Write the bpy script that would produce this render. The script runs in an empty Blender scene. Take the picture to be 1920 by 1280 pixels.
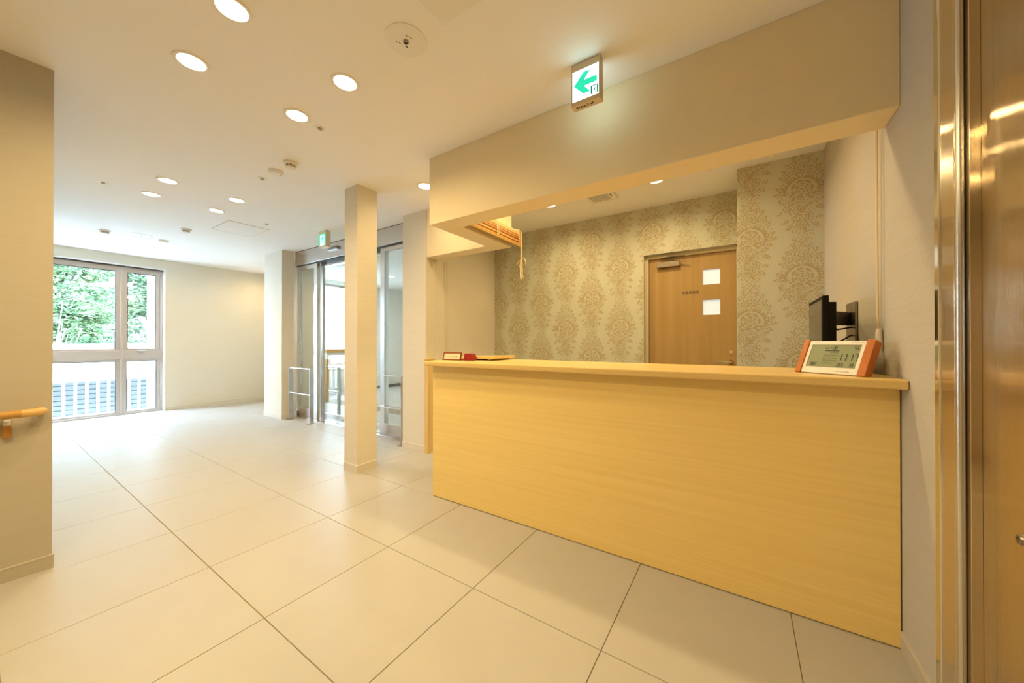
import bpy, math, random
from mathutils import Vector, Matrix
random.seed(7)
S = bpy.context.scene
COL = S.collection
PI = math.pi

# ------------------------------------------------------------------ camera
CEIL = 2.485
cam_d = bpy.data.cameras.new('camera')
cam = bpy.data.objects.new('camera', cam_d)
COL.objects.link(cam)
cam_d.sensor_width = 36.0
cam_d.lens = 662.5 / 1920 * 36.0
cam_d.clip_start = 0.02
cam.location = (0, 0, 1.12)
cam.rotation_euler = (math.radians(90.22), 0, math.radians(33.03))
S.camera = cam

# ------------------------------------------------------------------ sky, exposure
SKY_STRENGTH = 42.0
W = bpy.data.worlds.new('sky')
S.world = W
W.use_nodes = True
bg = W.node_tree.nodes['Background']
bg.inputs['Color'].default_value = (0.54, 0.72, 1.0, 1)
bg.inputs['Strength'].default_value = SKY_STRENGTH
S.view_settings.view_transform = 'Standard'
S.view_settings.look = 'None'
S.view_settings.gamma = 1.0
S.view_settings.use_curve_mapping = False
S.view_settings.exposure = 0.08
S.cycles.sample_clamp_indirect = 0.0
LAMP_W = 7.0
LAMP_COL = (1.0, 0.74, 0.36)

# ------------------------------------------------------------------ helpers
def lin(h):
    v = [int(h[i:i + 2], 16) / 255 for i in (0, 2, 4)]
    return tuple(c / 12.92 if c <= .04045 else ((c + .055) / 1.055) ** 2.4 for c in v) + (1,)

class MB:
    """collects faces; build() links them as one mesh object"""
    def __init__(s): s.v = []; s.f = []
    def add(s, vs, fs, M=None):
        o = len(s.v)
        s.v += [tuple(M @ Vector(p)) if M else tuple(p) for p in vs]
        s.f += [tuple(i + o for i in f) for f in fs]
        return s
    def box(s, x0, x1, y0, y1, z0, z1, M=None):
        vs = [(x, y, z) for z in (z0, z1) for y in (y0, y1) for x in (x0, x1)]
        return s.add(vs, [(0, 2, 3, 1), (4, 5, 7, 6), (0, 1, 5, 4), (2, 6, 7, 3), (0, 4, 6, 2), (1, 3, 7, 5)], M)
    def quad(s, a, b, c, d, M=None): return s.add([a, b, c, d], [(0, 1, 2, 3)], M)
    def poly(s, pts, M=None): return s.add(pts, [tuple(range(len(pts)))], M)
    def prism(s, pts, z0, z1, M=None):
        n = len(pts)
        vs = [(x, y, z0) for x, y in pts] + [(x, y, z1) for x, y in pts]
        fs = [tuple(range(n))[::-1], tuple(range(n, 2 * n))] + [(i, (i + 1) % n, n + (i + 1) % n, n + i) for i in range(n)]
        return s.add(vs, fs, M)
    def lathe(s, prof, n=24, M=None):
        """profile of (r, z) points, open; ends with r=0 are closed"""
        vs = []; fs = []; rings = []
        for r, z in prof:
            if r < 1e-6:
                rings.append([len(vs)]); vs.append((0, 0, z))
            else:
                rings.append(list(range(len(vs), len(vs) + n)))
                vs += [(r * math.cos(2 * PI * k / n), r * math.sin(2 * PI * k / n), z) for k in range(n)]
        for a, b in zip(rings, rings[1:]):
            for k in range(n):
                k2 = (k + 1) % n
                if len(a) == 1 and len(b) == 1: continue
                if len(a) == 1: fs.append((a[0], b[k2], b[k]))
                elif len(b) == 1: fs.append((a[k], a[k2], b[0]))
                else: fs.append((a[k], a[k2], b[k2], b[k]))
        return s.add(vs, fs, M)
    def tube(s, pts, r, n=10, cap=True, M=None):
        pts = [Vector(p) for p in pts]
        rs = r if isinstance(r, (list, tuple)) else [r] * len(pts)
        vs = []; fs = []
        t0 = (pts[1] - pts[0]).normalized()
        u = t0.orthogonal().normalized()
        for i, p in enumerate(pts):
            t = (pts[min(i + 1, len(pts) - 1)] - pts[max(i - 1, 0)]).normalized()
            u = (u - t * u.dot(t)).normalized(); w = t.cross(u)
            vs += [tuple(p + (u * math.cos(2 * PI * k / n) + w * math.sin(2 * PI * k / n)) * rs[i]) for k in range(n)]
        for i in range(len(pts) - 1):
            for k in range(n):
                k2 = (k + 1) % n
                fs.append((i * n + k, i * n + k2, (i + 1) * n + k2, (i + 1) * n + k))
        if cap:
            fs.append(tuple(range(n))[::-1]); fs.append(tuple(range((len(pts) - 1) * n, len(pts) * n)))
        return s.add(vs, fs, M)
    def build(s, name, mat, parent=None, bevel=0, seg=2, smooth=False, loc=None):
        me = bpy.data.meshes.new(name)
        me.from_pydata(s.v, [], s.f); me.update()
        me.materials.append(mat)
        o = bpy.data.objects.new(name, me)
        COL.objects.link(o)
        if parent is not None: o.parent = parent
        if loc is not None: o.location = loc
        if smooth:
            for p in me.polygons: p.use_smooth = True
            try: me.set_sharp_from_angle(angle=math.radians(40))
            except Exception: pass
        if bevel:
            b = o.modifiers.new('bevel', 'BEVEL'); b.width = bevel; b.segments = seg; b.limit_method = 'ANGLE'
            b.angle_limit = math.radians(50); b.harden_normals = False
        return o

def tag(o, label=None, cat=None, group=None, kind=None):
    if label: o['label'] = label
    if cat: o['category'] = cat
    if group: o['group'] = group
    if kind: o['kind'] = kind
    return o

def empty(name, loc, label=None, cat=None, group=None, kind=None, rz=0):
    o = bpy.data.objects.new(name, None)
    COL.objects.link(o); o.location = loc; o.rotation_euler = (0, 0, rz); o.empty_display_size = .05
    return tag(o, label, cat, group, kind)

def bx(*a): return MB().box(*a)

def copy_tree(o, parent=None):
    c = o.copy(); COL.objects.link(c); c.parent = parent
    for ch in [x for x in o.children]: copy_tree(ch, c)
    return c

def text_mb(txt, size, M):
    """lettering as flat faces in a mesh; x right, y up, normal +z before M"""
    cu = bpy.data.curves.new('letters', 'FONT'); cu.body = txt; cu.size = size
    cu.align_x = 'CENTER'; cu.align_y = 'CENTER'; cu.resolution_u = 3
    o = bpy.data.objects.new('letters', cu); COL.objects.link(o)
    dg = bpy.context.evaluated_depsgraph_get()
    me = bpy.data.meshes.new_from_object(o.evaluated_get(dg))
    mb = MB().add([v.co[:] for v in me.vertices], [tuple(p.vertices) for p in me.polygons], M)
    bpy.data.objects.remove(o); bpy.data.curves.remove(cu); bpy.data.meshes.remove(me)
    return mb

# ------------------------------------------------------------------ materials
def mat(name, col, rough=.6, metal=0, spec=.5, emit=None, estr=0, noise=None, bump=None, coat=0):
    """noise: (scale xyz, colour2, detail); bump: (scale xyz, strength, distance)"""
    m = bpy.data.materials.new(name); m.use_nodes = True
    nt = m.node_tree; N = nt.nodes; L = nt.links
    p = N['Principled BSDF']
    c = lin(col) if isinstance(col, str) else tuple(col) + (1,)
    p.inputs['Base Color'].default_value = c
    p.inputs['Roughness'].default_value = rough
    p.inputs['Metallic'].default_value = metal
    p.inputs['Specular IOR Level'].default_value = spec
    p.inputs['Coat Weight'].default_value = coat
    if emit:
        p.inputs['Emission Color'].default_value = lin(emit) if isinstance(emit, str) else tuple(emit) + (1,)
        p.inputs['Emission Strength'].default_value = estr
    def coords(scale):
        tc = N.new('ShaderNodeTexCoord'); mp = N.new('ShaderNodeMapping')
        mp.inputs['Scale'].default_value = scale
        L.new(tc.outputs['Object'], mp.inputs['Vector']); return mp.outputs['Vector']
    if noise:
        sc, c2, det = noise
        n = N.new('ShaderNodeTexNoise'); n.inputs['Scale'].default_value = 1; n.inputs['Detail'].default_value = det
        L.new(coords(sc), n.inputs['Vector'])
        r = N.new('ShaderNodeValToRGB'); r.color_ramp.elements[0].position = .32; r.color_ramp.elements[1].position = .68
        r.color_ramp.elements[0].color = c
        r.color_ramp.elements[1].color = lin(c2) if isinstance(c2, str) else tuple(c2) + (1,)
        L.new(n.outputs['Fac'], r.inputs['Fac']); L.new(r.outputs['Color'], p.inputs['Base Color'])
    if bump:
        sc, st, dist = bump
        n = N.new('ShaderNodeTexNoise'); n.inputs['Scale'].default_value = 1; n.inputs['Detail'].default_value = 3
        L.new(coords(sc), n.inputs['Vector'])
        b = N.new('ShaderNodeBump'); b.inputs['Strength'].default_value = st; b.inputs['Distance'].default_value = dist
        L.new(n.outputs['Fac'], b.inputs['Height']); L.new(b.outputs['Normal'], p.inputs['Normal'])
    return m

def steel(name, col, rough, aniso=.85, rot=0.0):
    m = mat(name, col, rough, metal=1)
    nt = m.node_tree; p = nt.nodes['Principled BSDF']
    p.inputs['Anisotropic'].default_value = aniso
    p.inputs['Anisotropic Rotation'].default_value = rot
    t = nt.nodes.new('ShaderNodeTangent'); t.direction_type = 'RADIAL'; t.axis = 'Z'
    nt.links.new(t.outputs['Tangent'], p.inputs['Tangent'])
    return m

def glass_mat(name, tint, gloss=.06):
    m = bpy.data.materials.new(name); m.use_nodes = True
    nt = m.node_tree; N = nt.nodes; L = nt.links
    N.remove(N['Principled BSDF'])
    out = N['Material Output']
    t = N.new('ShaderNodeBsdfTransparent'); t.inputs['Color'].default_value = tuple(tint) + (1,)
    g = N.new('ShaderNodeBsdfGlossy'); g.inputs['Roughness'].default_value = .02
    lw = N.new('ShaderNodeLayerWeight'); lw.inputs['Blend'].default_value = .5
    pw = N.new('ShaderNodeMath'); pw.operation = 'POWER'; pw.inputs[1].default_value = 5
    f = N.new('ShaderNodeMath'); f.operation = 'MULTIPLY_ADD'; f.inputs[1].default_value = .95; f.inputs[2].default_value = gloss
    f.use_clamp = True
    L.new(lw.outputs['Facing'], pw.inputs[0]); L.new(pw.outputs[0], f.inputs[0])
    mx = N.new('ShaderNodeMixShader')
    L.new(f.outputs[0], mx.inputs['Fac']); L.new(t.outputs[0], mx.inputs[1]); L.new(g.outputs[0], mx.inputs[2])
    L.new(mx.outputs[0], out.inputs['Surface'])
    return m

M_wall = mat('cream_vinyl_wall', (.77, .71, .59), .75, spec=.25, bump=((25, 25, 260), .12, .002), noise=((3, 3, 90), (.745, .685, .565), 2))
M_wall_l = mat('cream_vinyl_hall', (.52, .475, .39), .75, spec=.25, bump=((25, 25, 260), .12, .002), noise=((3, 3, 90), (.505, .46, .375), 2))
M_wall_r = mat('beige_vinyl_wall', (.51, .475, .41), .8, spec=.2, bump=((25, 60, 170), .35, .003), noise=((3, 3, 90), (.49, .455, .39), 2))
M_ceil = mat('cream_ceiling', (.92, .905, .88), .9, spec=.1, bump=((180, 180, 180), .08, .001))
M_beam = mat('beam_vinyl', (.86, .73, .48), .75, spec=.2, bump=((25, 25, 260), .12, .002))
M_base = mat('cream_baseboard', (.72, .66, .54), .5)
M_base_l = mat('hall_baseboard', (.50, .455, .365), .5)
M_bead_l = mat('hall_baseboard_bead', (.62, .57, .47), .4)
M_baseline = mat('baseboard_top_bead', (.84, .80, .70), .4)
M_tile = mat('porcelain_tile', (.485, .467, .435), .42, spec=.35, noise=((6, 6, 6), (.47, .452, .415), 6), bump=((60, 60, 60), .05, .001))
M_grout = mat('grout', (.30, .25, .18), .9)
M_counter = mat('oak_laminate', (.92, .69, .26), .42, spec=.4, noise=((.8, 6, 70), (.86, .63, .225), 4))
M_top = mat('pale_pine', (.80, .58, .235), .30, spec=.5, noise=((1.2, 26, 40), (.73, .51, .19), 4))
M_post = mat('pine_post', (.78, .57, .25), .4, noise=((30, 30, 1.5), (.70, .49, .19), 4))
M_paper = mat('sage_wallpaper', (.58, .59, .49), .62, spec=.3, noise=((200, 200, 60), (.55, .56, .46), 3))
M_print = mat('damask_print', (.46, .39, .24), .7, spec=.2)
M_door = mat('oak_door', (.46, .305, .125), .45, spec=.35, noise=((16, 16, .7), (.39, .25, .095), 5))
M_frame = mat('cream_steel_frame', (.62, .53, .36), .45)
M_alu = mat('bronze_aluminium_glare', (.52, .46, .41), .40, metal=.15)  # bronze lightened all over, window glare put into the colour
M_alud = mat('dark_gasket', (.05, .055, .05), .6)
M_casing = mat('white_casing', (.86, .86, .85), .45)
M_steel = steel('brushed_steel', (.66, .57, .44), .30, 1.0)
def brushed(name, col, rough, k):
    # hairline finish: fine upright scratches that tip the normal sideways only
    m = mat(name, col, rough, metal=1)
    nt = m.node_tree; N = nt.nodes; L = nt.links; p = N['Principled BSDF']
    tc = N.new('ShaderNodeTexCoord'); se = N.new('ShaderNodeSeparateXYZ'); L.new(tc.outputs['Object'], se.inputs[0])
    def mth(op, a, b=None):
        n = N.new('ShaderNodeMath'); n.operation = op
        for i, v in enumerate((a, b)):
            if v is None: continue
            if isinstance(v, (int, float)): n.inputs[i].default_value = v
            else: L.new(v, n.inputs[i])
        return n.outputs[0]
    sc = mth('FLOOR', mth('MULTIPLY', se.outputs['Y'], 160000.0))
    wn = N.new('ShaderNodeTexWhiteNoise'); wn.noise_dimensions = '1D'; L.new(sc, wn.inputs['W'])
    c = mth('MULTIPLY_ADD', wn.outputs['Value'], 2.0); c.node.inputs[2].default_value = -1.0
    v = mth('MULTIPLY', mth('MULTIPLY', c, mth('ABSOLUTE', c)), k)
    cb_ = N.new('ShaderNodeCombineXYZ'); L.new(v, cb_.inputs['Y'])
    g_ = N.new('ShaderNodeNewGeometry'); ad = N.new('ShaderNodeVectorMath'); ad.operation = 'ADD'
    L.new(g_.outputs['Normal'], ad.inputs[0]); L.new(cb_.outputs[0], ad.inputs[1])
    no = N.new('ShaderNodeVectorMath'); no.operation = 'NORMALIZE'; L.new(ad.outputs[0], no.inputs[0])
    L.new(no.outputs[0], p.inputs['Normal'])
    return m
M_hair = brushed('hairline_steel', (.72, .61, .45), .075, .60)
M_steel2 = steel('satin_steel', (.66, .64, .61), .26, .5)
M_chrome = mat('polished_steel', (.78, .77, .75), .12, metal=1)
M_dark = mat('dark_steel', (.30, .27, .24), .35, metal=1)
M_black = mat('black_plastic', (.006, .005, .004), .6, spec=.15)
M_screen = mat('screen_glass', (.03, .028, .03), .12, spec=.6)
M_white = mat('white_plastic', (.82, .79, .72), .45)
M_whitec = mat('white_trim_ring', (.86, .84, .79), .5)
M_orange = mat('orange_beech', (.54, .155, .011), .35, noise=((40, 40, 4), (.46, .125, .008), 3))
M_handrail = mat('honey_wood_rail', (.60, .34, .085), .32, noise=((60, 3, 60), (.52, .28, .06), 3))
M_cap = mat('rail_end_cap', (.68, .43, .15), .4)
M_bracket = mat('brown_bracket_cover', (.45, .20, .03), .35)
M_lcd = mat('lcd_green', (.25, .29, .17), .3)
M_ink = mat('lcd_ink', (.025, .03, .02), .6)
M_ink2 = mat('lcd_faint_ink', (.13, .16, .09), .6)
M_red = mat('red_lacquer', (.30, .015, .02), .28)
M_signwood = mat('red_brown_wood', (.27, .055, .012), .35)
M_card = mat('ivory_card', (.80, .70, .50), .6)
M_bamboo = mat('bamboo', (.50, .235, .050), .38, noise=((60, 4, 300), (.62, .33, .09), 3))
M_bamboo3 = mat('dark_bamboo', (.30, .125, .025), .4)
M_bamboo2 = mat('pale_bamboo_rail', (.66, .42, .13), .4)
M_cord = mat('cotton_cord', (.74, .60, .36), .8)
M_tassel = mat('clear_tassel', (.80, .72, .55), .35)
M_lamp = mat('lamp_face', (.9, .85, .7), .5, emit=(1.0, .90, .70), estr=14)
M_led = mat('sign_white_face', (.9, .95, .95), .4, emit=(.62, .95, 1.0), estr=3.2)
M_green = mat('sign_green', (.0, .45, .28), .5, emit=(.01, .72, .42), estr=.9)
M_deepg = mat('sign_deep_green', (.0, .16, .13), .5, emit=(.0, .20, .17), estr=.6)
M_greenw = mat('sign_pale_face', (.6, .95, .85), .5, emit=(.55, 1.0, .9), estr=1.0)
M_signbody = mat('sign_cream_case', (.70, .58, .38), .5)
M_frost_glow = mat('glowing_frosted_glass', (.75, .82, .86), .35, emit=(.74, .90, 1.0), estr=.52)  # pane glows by itself, standing for light from the room beyond
M_wire = mat('wire_mesh', (.45, .55, .60), .5, metal=.3)
M_glass = glass_mat('window_glass', (.93, .97, .96))
M_dglass = glass_mat('door_glass', (.90, .92, .88))
M_fence = mat('white_fence_paint', (.85, .86, .87), .5)
M_slat = mat('blue_grey_slats', (.058, .062, .062), .6)
M_extwall = mat('white_render', (.88, .88, .88), .8)
M_ground = mat('pale_paving', (.50, .50, .50), .9)
M_bark = mat('grey_bark', (.35, .31, .27), .9)
M_pale_stem = mat('pale_stems', (.62, .60, .55), .8)
M_leaf = mat('leaf_green', (.05, .105, .05), .6, spec=.15, noise=((2.5, 2.5, 2.5), (.26, .36, .17), 4))
M_leaf2 = mat('leaf_blue_green', (.06, .12, .065), .6, spec=.15, noise=((3, 3, 3), (.27, .36, .19), 4))
M_ink_shade = mat('black_ink_and_shade', (.02, .018, .015), .8)  # near-black for marks and small parts, also painted shade in the vent
M_baseD = mat('grey_baseboard', (.20, .18, .16), .5)
M_rim = mat('pale_rim', (.62, .59, .54), .6)
M_vwall = mat('vestibule_wall', (.84, .82, .77), .7)
M_sgrey = mat('grey_detector', (.42, .38, .32), .5)

# ------------------------------------------------------------------ floor: one tile, one object
floor = bx(-8.2, .75, -2.9, 4.0, -.06, -.004).build('floor', M_grout)
tag(floor, kind='structure')
T, J = .60, .0028
tm = bx(-T / 2 + J / 2, T / 2 - J / 2, -T / 2 + J / 2, T / 2 - J / 2, -.03, 0)
tile0 = tm.build('floor_tile', M_tile, floor, bevel=.0012, seg=1)
tile_mesh = tile0.data
X0, Y0 = -1.632, .660
first = True
for i in range(-11, 4):
    for j in range(-5, 6):
        cx, cy = X0 + (i + .5) * T, Y0 + (j + .5) * T
        if cx > .62 or cx < -8.3 or cy > 3.95: continue
        if cx < -3.4 and cy < .0: continue
        if first: o = tile0; first = False
        else:
            o = tile0.copy(); COL.objects.link(o)
        o.location = (cx, cy, 0)
vest_floor = bx(-7.6, -2.70, 4.0, 6.6, -.06, -.002).build('floor_vestibule', M_tile)
tag(vest_floor, kind='structure')

# ------------------------------------------------------------------ ceiling and walls
def wall(name, boxes, m=M_wall):
    b = MB()
    for q in boxes: b.box(*q)
    return tag(b.build(name, m), kind='structure')

wall('ceiling', [(-8.2, .75, -2.9, 6.7, CEIL, CEIL + .12)], M_ceil)
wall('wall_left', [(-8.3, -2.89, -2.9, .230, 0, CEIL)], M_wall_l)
wall('wall_far', [(-8.16, -8.0, .23, 3.46, 2.313, CEIL), (-8.16, -8.0, 1.775, 3.46, 0, 2.313), (-8.16, -8.0, .23, .30, 0, 2.313)])
wall('wall_alcove', [(-8.16, -6.21, 3.34, 3.46, 0, CEIL), (-6.30, -6.21, 2.66, 3.34, 0, CEIL)])
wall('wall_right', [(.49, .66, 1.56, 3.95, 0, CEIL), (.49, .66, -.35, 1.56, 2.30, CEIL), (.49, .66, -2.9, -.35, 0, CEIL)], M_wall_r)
wall('wall_rear', [(-2.95, .66, -2.9, -2.75, 0, CEIL)])
wall('wall_office_left', [(-2.80, -2.70, 2.69, 3.95, 0, CEIL)])
wall('wall_vestibule_right', [(-2.90, -2.80, 2.80, 6.6, 0, CEIL)], M_vwall)
wall('wall_vestibule_left', [(-7.6, -7.5, 4.86, 6.6, 0, CEIL), (-7.6, -7.5, 3.46, 4.86, 2.40, CEIL), (-7.6, -7.5, 3.46, 4.86, 0, .50), (-7.6, -7.5, 3.46, 3.62, .5, 2.40)], M_vwall)
wall('wall_vestibule_end', [(-7.6, -2.75, 6.5, 6.6, 0, CEIL)], M_vwall)
wall('wall_elevator_light_block', [(.64, .80, -.5, 1.7, 0, CEIL)], M_vwall)  # unseen backing added to stop light leaking in past the elevator door
wall('wall_office_light_block', [(-2.8, .66, 3.905, 4.0, 0, CEIL)], M_vwall)  # unseen backing added to stop light leaking in around the office door
tag(bx(-7.497, -7.485, 4.86, 6.5, 0, .07).build('baseboard_vestibule', M_baseD), kind='structure')

# pillars, free column and beams
def pillar(name, label, x0, x1, y0, y1):
    o = empty(name, (x0, y0, 0), label, 'pillar', kind='structure')
    w, d = x1 - x0, y1 - y0
    bx(0, w, 0, d, 0, CEIL).build('shaft', M_wall, o, bevel=.003)
    bx(-.004, w + .004, -.004, d, 0, .062).build('baseboard', M_base, o)
    bx(-.0055, w + .0055, -.0055, d, .062, .067).build('baseboard_bead', M_baseline, o)
    return o
pillar('column', 'free-standing square cream column in the middle of the lobby', -2.955, -2.768, 1.818, 2.015)
pillar('pillar', 'cream pillar left of the glass entrance doors', -6.21, -5.645, 2.50, 2.665)
pillar('pillar', 'cream pillar between glass entrance doors and reception counter', -3.06, -2.705, 2.546, 2.69)

BZ = 1.992
beam = empty('ceiling_beam', (-1.94, 1.86, BZ), 'deep cream beam over the reception counter opening', 'beam', kind='structure')
def bp(name, x0, x1, y0, y1):
    return bx(x0 + 1.94, x1 + 1.94, y0 - 1.86, y1 - 1.86, 0, CEIL - BZ).build(name, M_beam, beam, bevel=.003)
bp('front_beam', -1.94, .49, 1.86, 2.03)
bp('return_beam', -1.94, -1.765, 2.03, 2.55)
bp('rear_beam', -2.70, -1.765, 2.55, 2.705)

# baseboards
def baseboard(name, x0, x1, y0, y1, bead, m=M_base, mb=M_baseline):
    o = bx(x0, x1, y0, y1, 0, .062).build(name, m); tag(o, kind='structure')
    b = bx(*bead, .062, .067).build('baseboard_bead', mb, o)
    return o
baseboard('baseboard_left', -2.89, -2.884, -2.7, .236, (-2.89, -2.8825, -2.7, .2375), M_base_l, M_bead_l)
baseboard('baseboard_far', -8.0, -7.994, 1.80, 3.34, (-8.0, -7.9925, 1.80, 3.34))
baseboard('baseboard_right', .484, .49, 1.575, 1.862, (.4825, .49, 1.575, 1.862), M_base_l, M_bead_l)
baseboard('baseboard_office_left', -2.70, -2.694, 2.70, 3.74, (-2.70, -2.6925, 2.70, 3.74))

# ------------------------------------------------------------------ wallpapered office wall with printed damask
DX0, DX1, DZ = -.834, -.028, 2.006          # door opening
wb = empty('wall_back', (-2.7, 3.74, 0), kind='structure')
bx(-2.70, DX0, 3.74, 3.90, 0, CEIL).build('wall_paper_panel', M_paper, wb, loc=(2.7, -3.74, 0))
bx(DX0, DX1, 3.74, 3.90, DZ, CEIL).build('wall_paper_panel', M_paper, wb, loc=(2.7, -3.74, 0))
bx(DX1, .49, 3.29, 3.90, 0, CEIL).build('wall_paper_panel', M_paper, wb, bevel=.002, loc=(2.7, -3.74, 0))

def leafpoly(x, y, a, l, w, bend=0):
    pts = []
    for t, s in ((0, 0), (.25, .8), (.55, 1), (.82, .6), (1, 0), (.82, -.6), (.55, -1), (.25, -.8)):
        px, py = t * l, s * w * .5 + bend * l * t * t
        pts.append((x + px * math.cos(a) - py * math.sin(a), y + px * math.sin(a) + py * math.cos(a)))
    return pts
def arcpoly(cx, cy, r0, r1, a0, a1, n=7):
    o = []; 
    for k in range(n + 1):
        t = k / n; a = a0 + (a1 - a0) * t; th = (r1 - r0) * math.sin(PI * (t * .86 + .07))
        o.append((t, a, th))
    rm = (r0 + r1) / 2
    return [(cx + (rm + th / 2) * math.cos(a), cy + (rm + th / 2) * math.sin(a)) for t, a, th in o] + \
           [(cx + (rm - th / 2) * math.cos(a), cy + (rm - th / 2) * math.sin(a)) for t, a, th in o[::-1]]
def flower(P, x, y, r, n, rot=0, rings=2):
    for k in range(n):
        a = rot + 2 * PI * k / n
        P.append(leafpoly(x + math.cos(a) * r * .45, y + math.sin(a) * r * .45, a, r * .62, r * 3.6 / n))
    if rings > 1:
        for k in range(n - 2):
            a = rot + .4 + 2 * PI * k / (n - 2)
            P.append(arcpoly(x, y, r * .2, r * .4, a - .5, a + .55, 4))
    P.append([(x + r * .13 * math.cos(t * PI / 3), y + r * .13 * math.sin(t * PI / 3)) for t in range(6)])
def spray(P, x, y, a, l, n, w=.010):
    """a sprig: leaves fanned along a short stem"""
    for k in range(n):
        t = (k + 1) / n
        bx_, by_ = x + math.cos(a) * l * t * .8, y + math.sin(a) * l * t * .8
        sgn = 1 if k % 2 else -1
        P.append(leafpoly(bx_, by_, a + sgn * .75, l * (.50 - .18 * t), w, .15 * sgn))
    P.append(leafpoly(x + math.cos(a) * l * .75, y + math.sin(a) * l * .75, a, l * .45, w))
def motif():
    P = []
    rnd = random.Random(3)
    # the big rose
    for r0, r1, n, off in ((.047, .067, 7, 0), (.031, .043, 6, .5), (.017, .028, 5, .2)):
        for k in range(n):
            a = off + 2 * PI * k / n
            P.append(arcpoly(0, .005, r0, r1, a - PI / n * .9, a + PI / n * .9, 5))
    P.append([(.011 * math.cos(t * PI / 4), .005 + .011 * math.sin(t * PI / 4)) for t in range(8)])
    for sx in (-1, 1):
        P.append(leafpoly(sx * .030, -.048, -PI / 2 - sx * -.9, .045, .020))
        P.append(leafpoly(sx * .052, -.028, -PI / 2 + sx * .95, .032, .016))
    flower(P, -.008, -.078, .026, 6, .3)
    # arch of acanthus around it
    for sx in (-1, 1):
        N_ = 8
        for k in range(N_):
            t = k / (N_ - 1); a = PI / 2 + sx * (.10 + 1.55 * t)
            x, y = .088 * math.cos(a) * (.95 + .15 * t), .002 + .084 * math.sin(a)
            da = a + sx * PI / 2
            P.append(leafpoly(x, y, da - sx * .15, .034, .015, .2 * sx))
            P.append(leafpoly(x * 1.02, y * 1.02, da - sx * rnd.uniform(.3, 1.0), .024 + .016 * rnd.random(), .013, -.2 * sx))
        spray(P, sx * .100, .000, PI / 2 - sx * .95, .060, 5, .011)
        spray(P, sx * .112, -.018, PI / 2 - sx * 1.45, .050, 4, .010)
        spray(P, sx * .100, -.040, PI / 2 - sx * 2.2, .042, 4, .010)
    # twin blooms over the arch, with buds
    flower(P, -.034, .140, .030, 7, .1); flower(P, .028, .145, .031, 7, .5)
    flower(P, -.002, .182, .020, 6, .2, 1)
    for x, y, a, l in ((-.068, .130, 2.6, .05), (-.062, .155, 2.2, .05), (.062, .135, .5, .05), (.055, .165, .9, .05), (-.085, .100, 3.0, .045), (.085, .105, .2, .045), (0, .205, 1.57, .045), (-.03, .19, 2.0, .045), (.03, .19, 1.2, .04)):
        spray(P, x, y, a, l, 4, .0095)
    # scroll under the rose
    for k in range(6):
        t = k / 5
        P.append(leafpoly(.055 - .075 * t, -.100 - .035 * math.sin(t * 2.6), PI + .55 + .9 * t, .034, .012))
    for k in range(4):
        P.append(leafpoly(-.018 + .013 * (k - 1.5), -.128, -PI / 2 + (k - 1.5) * .42, .036, .009))
    spray(P, .062, -.098, .35, .055, 5, .010); spray(P, .075, -.125, -.55, .055, 6, .011)
    flower(P, -.088, -.128, .026, 6, 0); spray(P, -.10, -.100, 2.4, .040, 3); spray(P, -.105, -.145, 3.7, .04, 3)
    # lower bloom with trailing leaves
    for r0, r1, n, off in ((.030, .042, 5, .2), (.014, .025, 4, .6)):
        for k in range(n):
            a = off + 2 * PI * k / n
            P.append(arcpoly(.004, -.200, r0, r1, a - PI / n * .9, a + PI / n * .9, 5))
    flower(P, .050, -.195, .020, 6, 0, 1); flower(P, -.046, -.205, .019, 6, .4, 1)
    spray(P, .068, -.205, -.2, .045, 4); spray(P, -.066, -.215, 3.5, .045, 4)
    for k in range(6):
        P.append(leafpoly((k - 2.5) * .008, -.243, -PI / 2 + (k - 2.5) * .30, .046, .008))
    spray(P, .050, -.240, -.7, .055, 5); spray(P, -.050, -.245, 3.9, .055, 5)
    P.append(leafpoly(.004, -.272, -PI / 2 + .5, .05, .014))
    # scattered dots and tiny leaves near the outline
    cen = [(sum(p[0] for p in q) / len(q), sum(p[1] for p in q) / len(q)) for q in P]
    for _ in range(2600):
        y = rnd.uniform(-.315, .315)
        hw = .062 + .078 * max(0, math.cos((y - .02) * PI / .40)) ** .8 if abs(y - .02) < .2 else .062
        x = rnd.gauss(0, .55) * hw
        if abs(x) > hw: continue
        rr_ = math.hypot(x, y - .005)
        if rr_ < .080: continue
        if any((x - a) ** 2 + (y - b) ** 2 < .0135 ** 2 for a, b in cen): continue
        a = math.atan2(y, x) + rnd.gauss(0, .7)
        l = rnd.uniform(.014, .024)
        q = leafpoly(x - math.cos(a) * l / 2, y - math.sin(a) * l / 2, a, l, rnd.uniform(.007, .010), rnd.uniform(-.3, .3))
        P.append(q); cen.append((x, y))
    return P
MOTIF = motif()
def clip(poly, ax, lim, sgn):
    out = []
    for i, p in enumerate(poly):
        q = poly[(i + 1) % len(poly)]
        ip, iq = (p[ax] - lim) * sgn >= 0, (q[ax] - lim) * sgn >= 0
        if ip: out.append(p)
        if ip != iq:
            t = (lim - p[ax]) / (q[ax] - p[ax]); out.append((p[0] + (q[0] - p[0]) * t, p[1] + (q[1] - p[1]) * t))
    return out
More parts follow.
